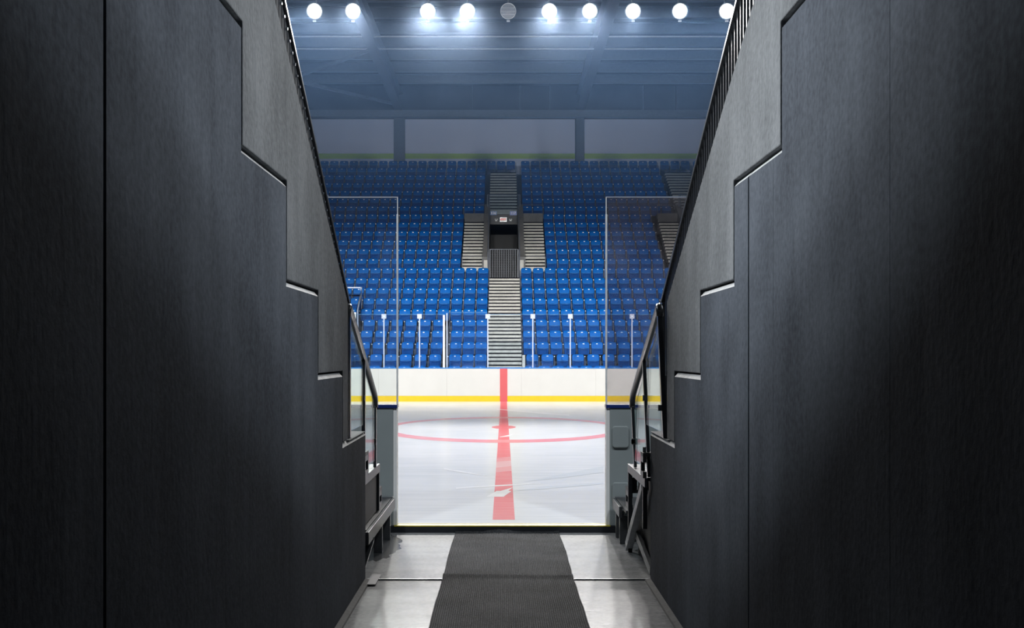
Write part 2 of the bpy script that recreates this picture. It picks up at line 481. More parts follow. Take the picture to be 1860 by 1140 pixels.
# tunnel floor slabs with a metal joint strip, kerbs along the walls
fl = empty('floor'); tag(fl, 'worn pale concrete tunnel floor in two slabs', kind='structure')
bx(-XL - 0.2, XR + 0.2, -3.0, 8.865, FZ - 0.3, FZ).build('floor_slab', 'floor', fl)
bx(-3.2, 3.2, 8.885, 11.17, FZ - 0.3, FZ + 0.006).build('floor_slab', 'floor', fl)
bx(-XL + 0.005, XR - 0.005, 8.845, 8.865, FZ, FZ + 0.010).build('joint_strip', 'steel', fl)
bx(-XL + 0.005, XR - 0.005, 8.866, 8.884, FZ - 0.04, FZ - 0.012).build('joint_gap', 'dark_gap', fl)
bx(-1.06, -0.985, 8.62, 9.02, FZ + 0.010, FZ + 0.013).build('tape_patch', 'tape', fl)
MB().prism_z([(-1.13 + (0.17 + 0.018 * math.sin(k * 2.3) + 0.014 * math.sin(k * 5.1)) * math.cos(2 * PI * k / 48), 10.35 + (0.72 + 0.05 * math.sin(k * 1.7)) * math.sin(2 * PI * k / 48)) for k in range(48)], FZ + 0.0062, FZ + 0.0068).build('damp_patch', 'wet', fl)
for i, (s, xw) in enumerate(((-1, XL), (1, XR))):
    t = MB().add([(s * xw, -3, FZ), (s * (xw - 0.045), -3, FZ), (s * (xw - 0.040), -3, FZ + 0.012), (s * xw, -3, FZ + 0.02),
                  (s * xw, 8.82, FZ), (s * (xw - 0.045), 8.82, FZ), (s * (xw - 0.040), 8.82, FZ + 0.012), (s * xw, 8.82, FZ + 0.02)],
                 [(0, 1, 2, 3), (4, 5, 6, 7), (0, 1, 5, 4), (1, 2, 6, 5), (2, 3, 7, 6), (3, 0, 4, 7)]).build('baseboard_' + ('left', 'right')[i], 'curb')
    tag(t, 'low rough concrete kerb along the foot of the %s tunnel wall' % ('left', 'right')[i], kind='structure')
# stand overhead closes the tunnel; slab shaped to shade the near walls
c = bx(-2.2, 2.2, -3.0, 2.9, 2.9, 3.9).build('ceiling', 'wall_low'); tag(c, 'unseen concrete slab over the tunnel, shaped to shade its walls', kind='structure')
c = bx(-2.2, 2.2, -3.2, -3.0, FZ, 3.9).build('wall_back', 'wall_low'); tag(c, 'dark wall behind the viewer', kind='structure')
# near stand on both sides of the tunnel
for s, xw in ((-1, XL), (1, XR)):
    nt_ = empty('seating_terrace'); tag(nt_, 'concrete stand rising beside the tunnel', kind='structure')
    prev = 3.0
    for y0, y1, z in ((3.7, 4.66, 3.08), (4.66, 5.62, 2.566), (5.62, 6.58, 2.07), (6.58, 7.58, 1.582), (7.58, 8.83, 1.096)):
        x0, x1 = sorted((s * (xw + 0.205), s * 9.0))
        bx(x0, x1, y0, y1, z - 0.5, z).build('terrace_step', 'terrace', nt_)
    x0, x1 = sorted((s * (xw + 0.0), s * (xw + 0.205)))
    bx(x0, x1, 7.9, 8.83, 1.099, 1.104).build('ledge_plate', 'ledge', nt_)

# ================================================================== ice
ice = bx(-30, 30, 11.25, 41.3, -0.25, 0.0).build('ice_surface', 'ice')
tag(ice, 'white ice sheet with red centre line and circle', kind='structure')
bx(-0.115, 0.115, 11.62, 41.29, 0.0002, 0.0008).build('centre_line', 'ice_red', ice)
def ring(cx, cy, a0, b0, a1, b1, z, n=96):
    mb = MB(); vs = []; fs = []
    for k in range(n):
        t = 2 * PI * k / n
        vs.append((cx + a0 * math.cos(t), cy + b0 * math.sin(t), z)); vs.append((cx + a1 * math.cos(t), cy + b1 * math.sin(t), z))
    for k in range(n):
        j = (k + 1) % n
        fs.append((2 * k, 2 * k + 1, 2 * j + 1, 2 * j))
    return mb.add(vs, fs)
ring(0, 26.45, 2.62, 3.82, 2.86, 4.62, 0.0012).build('face_off_circle', 'ice_pink', ice)
MB().prism_z([(0.285 * math.cos(2 * PI * k / 40), 26.6 + 0.62 * math.sin(2 * PI * k / 40)) for k in range(40)], 0.0002, 0.0014).build('centre_spot', 'ice_red', ice)
for poly, mt in (([(-0.211, 13.5), (-0.089, 14.08), (-0.04, 14.08), (0.112, 14.44), (0.057, 14.11), (0.095, 14.05), (-0.002, 13.5)], 'ice_white'),
                 ([(-0.612, 14.44), (-0.606, 14.31), (-0.102, 14.56), (0.49, 14.88), (0.492, 14.95), (-0.103, 14.7)], 'ice_white'),
                 ([(-0.224, 35.58), (1.877, 32.15), (1.848, 31.66), (1.427, 31.99), (-0.222, 35.28)], 'ice_white'),
                 ([(-0.083, 23.43), (0.214, 24.26), (0.111, 23.57), (-0.083, 23.3)], 'ice_white'),
                 ([(-0.896, 16.87), (-0.65, 16.53), (-0.253, 15.89), (-0.275, 15.85), (-0.667, 16.38), (-0.89, 16.76)], 'ice_white'),
                 ([(0.124, 14.08), (0.468, 14.53), (0.882, 14.76), (1.335, 15.06), (1.316, 14.84), (0.868, 14.53), (0.459, 14.24)], 'ice_grey'),
                 ([(0.279, 15.12), (0.731, 15.89), (1.527, 17.22), (1.446, 16.31), (0.824, 15.59)], 'ice_grey')):
    MB().add([(x, y, 0.0016) for x, y in poly], [tuple(range(len(poly)))]).build('bolt_mark' if len(poly) == 7 and poly[0][0] == -0.211 else 'skate_mark', mt, ice)

for k, (ya, yb) in enumerate(((16.3, 17.0), (17.0, 17.9), (17.9, 18.6))):
    MB().prism_z([(-0.117, ya), (0.117, ya + 0.25), (0.117, yb + 0.25), (-0.117, yb)], 0.0002, 0.0012).build('scraped_patch', ('ice_pink', 'ice_scrape', 'ice_pink')[k], ice)
# gateway sill
sill = empty('gate_sill', (0, 11.2, FZ)); tag(sill, 'yellow and black sill at the gateway to the ice', 'sill')
bx(-1.30, 1.20, -0.03, 0.05, 0, 0.068).build('kick_plate', 'step_dark', sill)
bx(-1.09, 1.06, -0.032, 0.055, 0.0685, 0.078).build('yellow_strip', 'yellow_sill', sill)
bx(-1.08, 1.05, 0.055, 0.11, 0.0705, 0.0745).build('snow_edge', 'ice_white', sill)
bx(-1.08, 1.05, 0.11, 0.135, 0.0705, 0.0765).build('yellow_edge', 'yellow_sill', sill)

# ================================================================== far rink boards and glass
BY = 41.3
boards = empty('rink_boards', (0, BY, 0))
tag(boards, 'white boards with yellow kick strip and red stripe across the ice', 'boards')
seams = [-12.2, -9.6, -7.0, -4.6, -2.09, 0.65, 3.38, 6.0, 8.6, 11.2]
for a, b in zip(seams[:-1], seams[1:]):
    bx(a + 0.0015, b - 0.0015, 0, 0.1, 0.21, 1.215).build('board_panel', 'board_white', boards)
    bx(a + 0.0015, b - 0.0015, -0.012, 0.1, 0.0, 0.208).build('kick_strip', 'kick', boards)
bx(-0.14, 0.135, -0.016, -0.001, 0.0, 1.214).build('red_stripe', 'board_red', boards)
bx(-12.2, 11.2, -0.02, 0.14, 1.216, 1.25).build('cap_rail', 'cap_far', boards)

screen = empty('glass_screen', (0, BY + 0.05, 1.25))
tag(screen, 'row of clear glass panes with slim posts standing on the far boards', 'glass screen')
posts = [-8.3, -7.0, -5.7, -4.41, -3.10, -2.2, -0.587, 1.07, 2.45, 4.72, 6.1, 7.5]
post_me = bx(-0.022, 0.022, -0.03, 0.03, 0.0, 1.93).mesh('glass_post', 'alu')
cap_me = bx(-0.085, 0.085, -0.035, 0.0, 1.80, 1.97).mesh('post_cap', 'alu')
bolt_me = bx(-0.02, 0.02, -0.045, -0.035, 1.865, 1.905).mesh('cap_bolt', 'white_paint')
for x in posts:
    if x == -2.2:
        bx(x - 0.035, x + 0.035, -0.05, 0.03, 0, 1.93).build('glass_post', 'white_paint', screen)
        bx(x + 0.09, x + 0.13, -0.02, 0.02, 0, 2.0).build('glass_post', 'alu', screen)
        continue
    p = put('glass_post', post_me, (x, 0, 0), screen)
    q = put('post_cap', cap_me, (0, 0, 0), p)
    put('cap_bolt', bolt_me, (0, 0, 0), p)
for a, b in zip(posts[:-1], posts[1:]):
    top = 2.02 if a == -2.2 else 1.95
    bx(a + 0.025 + (0.12 if a == -2.2 else 0), b - 0.025, -0.006, 0.006, 0.0, top).build('glass_pane', 'glass_far', screen)
    bx(a + 0.025 + (0.12 if a == -2.2 else 0), b - 0.025, -0.006, 0.006, top + 0.0005, top + 0.014).build('pane_edge', 'pane_edge', screen)

# ================================================================== near boards, gate glass
def near_board(s, x_in, x_out):
    side = 'left' if s < 0 else 'right'
    b = empty('gate_board', (s * x_in, 11.2, FZ))
    x0, x1 = sorted((0, s * (x_out - x_in)))
    e0, e1 = sorted((0, s * 0.035))
    p0, p1 = sorted((s * 0.036, s * (x_out - x_in)))
    bx(p0, p1, 0, 0.09, 0.07, 1.245).build('board_panel', 'board_back', b, bevel=0.006)
    bx(e0, e1, 0.005, 0.13, 0.075, 1.24).build('end_trim', 'white_paint', b)
    bx(p0, p1, 0.091, 0.12, 0.09, 1.24).build('ice_face', 'board_white', b)
    bx(x0 - 0.004, x1 + 0.004, -0.012, 0.14, 1.246, 1.278).build('cap_rail', 'cap_blue', b)
    if s > 0:
        for z0, z1 in ((0.29, 0.505), (0.85, 1.065)):
            me = MB()
            r = 0.03; x0, x1 = 0.058, 0.225
            pts = []
            for cx, cz, a0 in ((x1 - r, z1 - r, 0), (x0 + r, z1 - r, 90), (x0 + r, z0 + r, 180), (x1 - r, z0 + r, 270)):
                for k in range(5):
                    a = math.radians(a0 + k * 22.5)
                    pts.append((cx + r * math.cos(a), cz + r * math.sin(a)))
            n = len(pts)
            me.add([(x, 0.0, z) for x, z in pts] + [(x, -0.022, z) for x, z in pts], [tuple(range(n)), tuple(range(n, 2 * n))] + [(i, (i + 1) % n, n + (i + 1) % n, n + i) for i in range(n)])
            me.build('square_pad', 'board_back', b, bevel=0.008)
        tag(b, 'grey gate board with two raised square pads and navy cap', 'board')
    else:
        tag(b, 'plain grey gate board with navy cap beside the smooth steps', 'board')
    return b
near_board(-1, 1.066, 3.2)
near_board(1, 1.022, 3.2)
def near_glass(s, x_in, x_out, mat, label):
    g = empty('rink_glass_sheet', (s * x_in, 11.25, 1.21))
    x0, x1 = sorted((0, s * (x_out - x_in)))
    bx(x0, x1, -0.007, 0.007, 0, 2.07).build('pane', mat, g)
    a, b = sorted((s * -0.004, s * 0.013))
    bx(a, b, -0.016, 0.016, 0, 1.90).build('edge_channel', 'glass_edge', g)
    a, b = sorted((s * -0.001, s * 0.008))
    bx(a, b, -0.008, 0.008, 1.90, 2.07).build('edge_strip', 'glass_edge', g)
    bx(x0, x1, -0.008, 0.008, 2.0705, 2.079).build('top_edge', 'alu', g)
    if s < 0:
        bx(-0.735, -0.70, -0.02, 0.02, 0, 2.095).build('support_post', 'alu', g)
    tag(g, label, 'glass panel')
near_glass(-1, 1.060, 2.6, 'glass', 'tall clear glass panel above the plain grey gate board')
near_glass(1, 1.022, 2.6, 'glass_greyed', 'tall glass panel greyed for reflections above the gate board with square pads')

# ================================================================== steel steps beside the gateway
def steel_steps(s, label):
    def B(x0, x1, *r):
        a, b = sorted((s * x0, s * x1))
        return bx(a, b, *r)
    t = empty('steel_steps', (s * 1.09, 9.9, FZ)); t_off = Vector((s * 1.09, 9.9, FZ))
    def part(name, mb, mat, bevel=0.0):
        mb.v = [tuple(Vector(p) - t_off) for p in mb.v]
        return mb.build(name, mat, t, bevel=bevel)
    xo = 2.6
    lo = 1.10
    # lowest deck
    yd = 9.0 if s < 0 else 10.12
    for k in range(3):
        part('deck_plank', B(lo + 0.002 + k * 0.34, lo + 0.33 + k * 0.34, yd, 11.02, 0.275, 0.30), 'tread')
    part('deck_end_plate', B(lo - 0.01, lo + 1.0, 11.025, 11.10, 0.27, 0.312), 'steel')
    part('side_beam', B(lo - 0.03, lo, yd - 0.1 if s < 0 else yd + 0.3, 11.06, 0.195, 0.297), 'step_steel', 0.004)
    # middle tread; dark panels below it stand for the shaded open underside
    for k in range(3):
        part('tread_plank', B(1.135, 2.4, 8.93 + k * 0.385, 9.305 + k * 0.385, 0.70, 0.725), 'tread')
    part('side_beam', B(1.112, 1.135, 8.86, 10.09, 0.655, 0.728), 'step_steel', 0.003)
    part('step_post', B(1.115, 1.15, 10.05, 10.09, 0.31 if s < 0 else FZ + 0.007, 0.655), 'step_dark')
    part('step_post', B(1.115, 1.15, 9.0, 9.04, 0.31, 0.655), 'step_dark')
    part('riser_panel', B(1.16 if s < 0 else 1.23, 2.4, 10.03, 10.05, 0.31, 0.70), 'step_dark')
    if s < 0:
        part('shade_panel', B(1.135, 1.155, 9.06, 10.03, 0.31, 0.70), 'black')
    else:
        part('shade_panel', B(1.20, 1.22, 8.9, 10.02, FZ + 0.01, 0.70), 'black')
    # half steps of square tube
    for y0, y1, zb, zt, xi in ((8.86, 9.13 if s < 0 else 9.02, 0.731, 0.93, 1.098), (10.10, 10.42, 0.305, 0.49, 1.13)):
        part('half_step_tread', B(xi, 2.2, y0, y1, zt - 0.03, zt), 'tread')
        part('half_step_post', B(xi, xi + 0.03, y1 - 0.045, y1 - 0.003, zb, zt - 0.03), 'step_dark')
        part('half_step_rail', B(xi, xi + 0.03, y0, y1 - 0.046, zb, zb + 0.05), 'step_steel')
        part('half_step_rail', B(xi, xi + 0.03, y0, y1 - 0.046, zt - 0.075, zt - 0.031), 'step_steel')
    part('kick_upright', B(1.14, 1.2, 10.105, 10.135, 0.491, 0.60), 'step_dark')
    # legs and braces
    for y in ((10.72, 10.02) if s < 0 else (10.5, 10.85)):
        part('leg', B(1.085, 1.16, y, y + 0.06, FZ + 0.006, 0.194), 'step_steel', 0.004)
    if s > 0:
        part('diagonal_brace', MB().bar((s * 1.145, 9.10, 0.65), (s * 1.125, 10.12, FZ + 0.05), 0.06, 0.09, (0, 1, 0)), 'brace', 0.004)
        part('cross_brace', MB().bar((s * 1.18, 8.95, -0.02), (s * 1.16, 9.8, 0.15), 0.03, 0.07), 'step_steel')
    else:
        part('foot_brace', MB().bar((s * 1.10, 9.25, 0.19), (s * 1.16, 8.98, FZ + 0.02), 0.07, 0.07, (0, 1, 0)), 'step_steel', 0.004)
        part('cross_brace', MB().bar((s * 1.2, 8.95, 0.1), (s * 1.15, 9.8, 0.17), 0.03, 0.05), 'step_dark')
    tag(t, label, 'steps')
steel_steps(-1, 'dark steel steps with a black panel for the shade underneath, beside the plain gate board')
steel_steps(1, 'steel steps with a pale diagonal brace below the padded gate board')

# ================================================================== glass-filled handrails
def handrail(s, label):
    x = s * 1.118
    h = empty('stair_handrail', (x, 8.07, 1.10))
    off = Vector((x, 8.07, 1.10))
    lean = 0.045 if s > 0 else 0.0
    def part(name, mb, mat, parent=h, smooth=False, bevel=0.0):
        mb.v = [tuple(Vector(p) - off) for p in mb.v]
        return mb.build(name, mat, parent, smooth, bevel)
    def railz(y): return 2.06 - 0.426 * (y - 8.07)
    part('top_rail', MB().tube([(x + s * 0.002, 8.05, 1.98), (x, 8.055, 2.035), (x, 8.09, 2.052), (x, 9.70, railz(9.70)), (x, 9.755, 1.315), (x, 9.765, 1.25)], 0.026, 14), 'rail_tube', smooth=True)
    for y, zb, w in ((8.075, 1.105, 0.062), (8.96, 0.73, 0.050), (9.75, 0.73, 0.046)):
        zt = railz(y) - 0.02 if y < 9.7 else 1.26
        p = part('post', MB().bar((x, y, zt), (x + s * lean * (zt - zb), y, zb), w * 0.55, w, (0, 1, 0)), 'rail', bevel=0.004)
        for zc in ((zt - 0.30, zb + 0.22) if y > 8.5 else (zb + 0.22,)):
            part('glass_clamp', bx(x - 0.013, x + 0.013, y - 0.045, y - 0.02, zc - 0.022, zc + 0.022), 'step_steel', p)
    for ya, yb, zb in ((8.13, 8.92, 1.15), (9.0, 9.71, 0.79)):
        t = 0.005
        part('glass_infill', MB().prism_x([(ya, zb), (yb, zb), (yb, railz(yb) - 0.09), (ya, railz(ya) - 0.09)], x - t + s * lean * 0.4, x + t + s * lean * 0.4), 'glass_green')
    tag(h, label, 'handrail')
handrail(-1, 'tubular handrail with glass infill beside the left tunnel wall end')
handrail(1, 'tubular handrail with glass infill and leaning posts beside right tunnel wall end')

# raked guard rails on the parapets
def guard(s, x, y0, z0, y1, z1, wall_end, wall_z, wall_slope, label):
    g = empty('parapet_railing', (s * x, y1, 1.10)); off = Vector((s * x, y1, 1.10))
    sl = (z0 - z1) / (y1 - y0)
    ya = 4.2; za = z1 + sl * (y1 - ya)
    def part(name, mb, mat, parent=g, bevel=0.0):
        mb.v = [tuple(Vector(p) - off) for p in mb.v]
        return mb.build(name, mat, parent, bevel=bevel)
    part('top_rail', MB().bar((s * x, ya, za), (s * x, y1, z1), 0.045, 0.03), 'rail_tube', bevel=0.006)
    part('end_post', bx(s * x - 0.018, s * x + 0.018, y1 - 0.06, y1 - 0.02, 1.105, z1 - 0.01), 'rail')
    w = 0.03 if s < 0 else 0.006
    bal = bx(-0.007, 0.007, -w, w, -0.62, 0.0).mesh('baluster', 'rail_tube' if s > 0 else 'flat_bar')
    dot = MB().box(-0.012, -0.002, -0.006, 0.006, -0.006, 0.006).mesh('bolt_head', 'bright_steel')
    y = ya + 0.05
    while y < y1 - 0.09:
        z = z1 + sl * (y1 - y) - 0.012
        b = put('baluster', bal, Vector((s * x, y, z)) - off, g)
        if s < 0:
            put('bolt_head', dot, (0.019, 0, -0.05), b)
        y += 0.072
    tag(g, label, 'railing')
guard(-1, 1.125, 5.67, 3.49, 8.07, 2.08, 7.67, 2.07, 0.55, 'dark sloping railing with flat bars and bolt heads on left parapet')
guard(1, 1.19, 5.645, 3.485, 8.37, 2.10, 7.87, 2.08, 0.47, 'dark sloping railing with thin upright bars on right parapet')

# ================================================================== runner mat
def rug():
    nr, ny = 72, 150
    x0, x1, y0, y1 = -0.487, 0.556, 4.6, 11.16
    px = []
    for i in range(nr):
        px += [(i + 0.08, 0.0), (i + 0.30, 1.0), (i + 0.70, 1.0), (i + 0.92, 0.0)]
    vs, fs = [], []
    def wav(y, x):
        w = 0.006 * math.sin(y * 3.1 + x * 1.2) + 0.004 * math.sin(y * 7.3 + 1.0 + 2 * x)
        w = max(0.0, w) + 0.020 * math.exp(-((y - 8.90) / 0.07) ** 2) + 0.012 * math.exp(-((y - 9.9 - 0.3 * x) / 0.05) ** 2) * max(0, x)
        return w + 0.02 * math.exp(-((y - 11.16) / 0.08) ** 2) * (0.3 + max(0, math.sin(x * 9 + 2.0)))
    for j in range(ny + 1):
        y = y0 + (y1 - y0) * j / ny
        edge = 0.004 * math.sin(y * 2.7) + 0.0015 * math.sin(y * 9.0)
        for t, h in px:
            u = t / nr
            x = x0 + (x1 - x0) * u
            x += (edge * (u ** 3)) + 0.004 * math.sin(y * 3.0) * (1 - u) ** 3
            yy = y + (0.012 * math.sin(t * 0.9) + 0.01 * math.sin(t * 0.21)) * (1.0 if j == ny else 0.0)
            vs.append((x, yy, FZ + 0.009 + h * 0.006 + wav(y, x)))
    w = len(px)
    for j in range(ny):
        for i in range(w - 1):
            a = j * w + i
            fs.append((a, a + 1, a + w + 1, a + w))
    # turned-down hem down to the floor
    k = len(vs)
    rim = [j * w for j in range(ny + 1)] + [ny * w + i for i in range(1, w)] + [j * w + w - 1 for j in range(ny - 1, -1, -1)]
    for r in rim:
        vs.append((vs[r][0], vs[r][1], FZ + 0.0005))
    for i in range(len(rim) - 1):
        fs.append((rim[i], rim[i + 1], k + i + 1, k + i))
    o = MB().add(vs, fs).build('runner_mat', 'rug', smooth=False)
    tag(o, 'dark grey ribbed runner mat rumpled along the tunnel floor', 'mat')
rug()

# ================================================================== far stand
ROW_TOP_Z = [1.31, 1.74, 2.217, 2.677, 3.137, 3.60, 4.086, 4.568, 5.04, 5.54, 6.025, 6.534, 7.02, 7.53, 8.03, 8.53, 9.03, 9.53, 10.03, 10.55, 11.08, 11.60, 12.10]
def row_y(n): return 41.95 if n == 0 else 42.6 + 0.831 * (n - 1)
SEAT_H = 0.83
def row_z(n): return ROW_TOP_Z[n] - SEAT_H
VX = 9.2      # centre of the second stair block

def blocked(n, x, m=0.27):
    """stairs and portals cut into the rows"""
    for c in (0.0, VX):
        d = abs(x - c)
        if c == 0.0 and n <= 9 and -0.64 - m < x < 0.72 + m: return True
        if c == VX and n <= 9 and d < 0.66 + m: return True
        if 10 <= n <= 15 and d < 1.86 + m: return True
        if 16 <= n <= 21 and d < 0.80 + m: return True
    return False

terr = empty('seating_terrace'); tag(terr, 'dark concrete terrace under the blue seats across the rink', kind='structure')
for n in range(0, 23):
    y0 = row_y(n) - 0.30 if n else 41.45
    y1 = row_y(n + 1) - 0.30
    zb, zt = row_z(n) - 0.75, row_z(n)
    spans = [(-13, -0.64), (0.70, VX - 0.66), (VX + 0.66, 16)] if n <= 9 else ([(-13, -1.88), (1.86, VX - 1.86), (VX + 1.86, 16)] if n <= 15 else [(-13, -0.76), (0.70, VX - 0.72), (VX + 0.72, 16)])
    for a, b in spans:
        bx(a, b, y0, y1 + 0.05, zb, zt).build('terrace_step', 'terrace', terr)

# ---- one seat, facing the ice (-y), origin on the row floor
def seat_back():
    mb = MB(); nx, nz = 14, 4
    V = []
    for side in (0, 1):
        for j in range(nz + 1):
            for i in range(nx + 1):
                u = -1 + 2 * i / nx
                t = j / nz
                w = 0.228 - 0.012 * (1 - t)
                top = SEAT_H - 0.012 * u * u - 0.062 * (1 - math.sqrt(max(0.0, 1 - max(0, (abs(u) - 0.70) / 0.30) ** 2)))
                z = 0.40 + (top - 0.40) * t
                y = 0.10 * t - 0.035 * u * u + side * 0.022 - 0.02
                V.append((u * w, y, z))
    W = nx + 1; S = W * (nz + 1)
    F = []
    for j in range(nz):
        for i in range(nx):
            a = j * W + i
            F.append((a, a + 1, a + W + 1, a + W)); F.append((S + a, S + a + W, S + a + W + 1, S + a + 1))
    for i in range(nx):
        F.append((i, S + i, S + i + 1, i + 1)); b = nz * W + i; F.append((b, b + 1, S + b + 1, S + b))
    for j in range(nz):
        F.append((j * W, (j + 1) * W, S + (j + 1) * W, S + j * W)); b = j * W + nx; F.append((b, S + b, S + b + W, b + W))
    return mb.add(V, F)

def seat_pan():
    """tipped-up pan: dished top lip, recessed underside"""
    mb = MB(); nx = 6
    def pt(u, t, d):
        z = 0.33 + (0.575 + 0.022 * u * u - 0.33) * t
        return (u * 0.212, -0.075 - 0.05 * t + d, z)
    rows = [(0.0, 0.015), (0.06, 0.0), (0.94, 0.0), (1.0, 0.012), (1.0, 0.06)]
    V = []; F = []
    for t, d in rows:
        for i in range(nx + 1): V.append(pt(-1 + 2 * i / nx, t, d))
    W = nx + 1
    for j in range(len(rows) - 1):
        for i in range(nx):
            if j == 1: continue
            a = j * W + i; F.append((a, a + 1, a + W + 1, a + W))
    k = len(V)
    # underside with an inset panel
    V += [pt(-0.72, 0.2, 0.0), pt(0.72, 0.2, 0.0), pt(0.72, 0.74, 0.0), pt(-0.72, 0.74, 0.0), pt(-0.66, 0.24, 0.016), pt(0.66, 0.24, 0.016), pt(0.66, 0.68, 0.016), pt(-0.66, 0.68, 0.016)]
    lo = [W + i for i in range(W)]; hi = [2 * W + i for i in range(W)]
    F.append(tuple(lo) + (k + 1, k)); F.append(tuple(hi)[::-1] + (k + 3, k + 2))
    F += [(lo[0], k, k + 3, hi[0]), (lo[-1], hi[-1], k + 2, k + 1)]
    F += [(k, k + 1, k + 5, k + 4), (k + 1, k + 2, k + 6, k + 5), (k + 2, k + 3, k + 7, k + 6), (k + 3, k, k + 4, k + 7), (k + 4, k + 5, k + 6, k + 7)]
    # back and sides
    b0 = len(V)
    V += [pt(-1, 0, 0.06), pt(1, 0, 0.06)]
    F.append((4 * W, 4 * W + nx, b0 + 1, b0))
    F += [(0, W, 2 * W, 3 * W, 4 * W, b0), (nx, b0 + 1, 4 * W + nx, 3 * W + nx, 2 * W + nx, W + nx), (0, b0, b0 + 1, nx)]
    return mb.add(V, F)

back_me = seat_back().mesh('backrest', 'seat', True)
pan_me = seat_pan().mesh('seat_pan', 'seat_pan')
lip_me = MB().tube([(u * 0.212, -0.128, 0.578 + 0.022 * u * u) for u in (-0.97, -0.6, -0.2, 0.2, 0.6, 0.97)], 0.009, 6).mesh('lip_highlight', 'seat_lip', True)
plate_me = bx(-0.034, 0.034, 0.052, 0.066, SEAT_H - 0.085, SEAT_H - 0.058).mesh('number_plate', 'plate')
stand_me = MB().box(-0.018, 0.018, -0.10, 0.10, 0.35, 0.385).box(-0.018, 0.018, -0.115, -0.06, 0.385, 0.55).box(-0.014, 0.014, 0.02, 0.08, 0.0, 0.35).box(-0.012, 0.012, 0.03, 0.06, 0.385, 0.72).mesh('stand', 'stand')
scap_me = MB().box(-0.018, 0.018, 0.0, 0.05, 0.725, 0.762).mesh('stand_cap', 'stand_cap')
far_seat = MB()
for f in (bx(-0.225, 0.225, 0.03, 0.05, 0.55, SEAT_H - 0.05), MB().prism_x([(0, 0)], 0, 0) if False else None):
    if f: far_seat.add(f.v, f.f)

def row_seats(n):
    xs = []
    p = 0.525
    if n <= 9:
        if n <= 4:
            xs += [-0.87, -1.36, -1.85]
            x = -2.60
            while x > -8.2: xs.append(x); x -= 0.56
        else:
            x = -0.90
            while x > -11: xs.append(x); x -= p
        x = 1.08 if n == 1 else 0.985
        while x < VX - 0.9: xs.append(x); x += (0.579 if n == 1 else p)
    elif n <= 15:
        x = -2.15
        while x > -12: xs.append(x); x -= p
        x = 2.14
        while x < VX - 2.1: xs.append(x); x += p
    else:
        x = -1.19
        while x > -12.4: xs.append(x); x -= p
        x = 1.15
        while x < VX - 1.0: xs.append(x); x += p
        if n == 22: xs += [-0.665, -0.14, 0.385] + [VX - 0.6, VX - 0.05, VX + 0.5]
        x = VX + 1.15
        while x < 14: xs.append(x); x += p
    return [x for x in xs if not blocked(n, x, 0.18) and not (n in (3, 4) and -6.5 < x < -5.7)]

def in_view(n, x):
    y = row_y(n); z = ROW_TOP_Z[n] - 0.15
    u = 915 + x * FPX / y; v = 645 - (z - 1.7) * FPX / y
    lo = 512 + 0.219 * v if v < 548 else 634 + max(0, (v - 560) * 0.3)
    hi = 1345 - 0.2555 * v if v < 548 else 1200 - max(0, (v - 560) * 0.3)
    return lo - 6 < u < hi + 6

ORD = ['zeroth', 'first', 'second', 'third', 'fourth', 'fifth', 'sixth', 'seventh', 'eighth', 'ninth', 'tenth', 'eleventh', 'twelfth', 'thirteenth', 'fourteenth', 'fifteenth', 'sixteenth', 'seventeenth']
singles = 0
rest = []
for n in range(0, 23):
    xs = row_seats(n)
    left = sorted([x for x in xs if x < 0], reverse=True)
    right = sorted([x for x in xs if x > 0])
    for lst, sd in ((left, 'left'), (right, 'right')):
        for k, x in enumerate(lst):
            if n == 0 or n > 15 or not in_view(n, x) or singles >= 300 or k + 1 >= len(ORD):
                rest.append((n, x)); continue
            singles += 1
            r = empty('stadium_seat', (x, row_y(n), row_z(n)))
            where = 'centre stairs' if n <= 9 else 'vomitory stairs'
            tag(r, 'blue folding seat, %s row above the boards, %s seat %s of the %s' % (ORD[n], ORD[k + 1], sd, where), 'seat', 'blue tip-up seats across the rink')
            put('backrest', back_me, (0, 0, 0), r)
            pn = put('seat_pan', pan_me, (0, 0, 0), r)
            put('lip_highlight', lip_me, (0, 0, 0), pn)
            put('number_plate', plate_me, (0, 0, 0), r)
            sx = -0.2625 if x < 0 else 0.2625
            st = put('stand', stand_me, (sx, 0, 0), r)
            put('stand_cap', scap_me, (0, 0, 0), st)
            if k == 0 and n <= 9:
                put('stand', stand_me, (-sx, 0, 0), r)

# the upper rows and what the tunnel walls hide: past the count, one object with several materials
def joined(name, me_list, places, parent):
    for me, nm in me_list:
        vs = [tuple(v.co) for v in me.vertices]
        fs = [tuple(p.vertices) for p in me.polygons]
        mb = MB()
        for n, x in places:
            y, z = row_y(n), row_z(n)
            dx = 0 if nm not in ('stand', 'stand_cap') else (-0.2625 if x < 0 else 0.2625)
            mb.add([(a + x + dx, b + y, c_ + z) for a, b, c_ in vs], fs)
        mesh = bpy.data.meshes.new(nm); mesh.from_pydata(mb.v, [], mb.f); mesh.materials.append(me.materials[0])
        for p in mesh.polygons: p.use_smooth = (nm == 'backrest')
        o = bpy.data.objects.new(nm, mesh); COL.objects.link(o); o.parent = parent
        o['kind'] = 'stuff'
upper = empty('stadium_seats_upper')
upper.name = 'upper_seating'
tag(upper, 'mass of dim blue folding seats filling the upper rows', 'seats', kind='stuff')
joined('upper', [(back_me, 'backrest'), (pan_me, 'seat_pan'), (lip_me, 'lip_highlight'), (plate_me, 'number_plate'), (stand_me, 'stand'), (scap_me, 'stand_cap')], rest, upper)

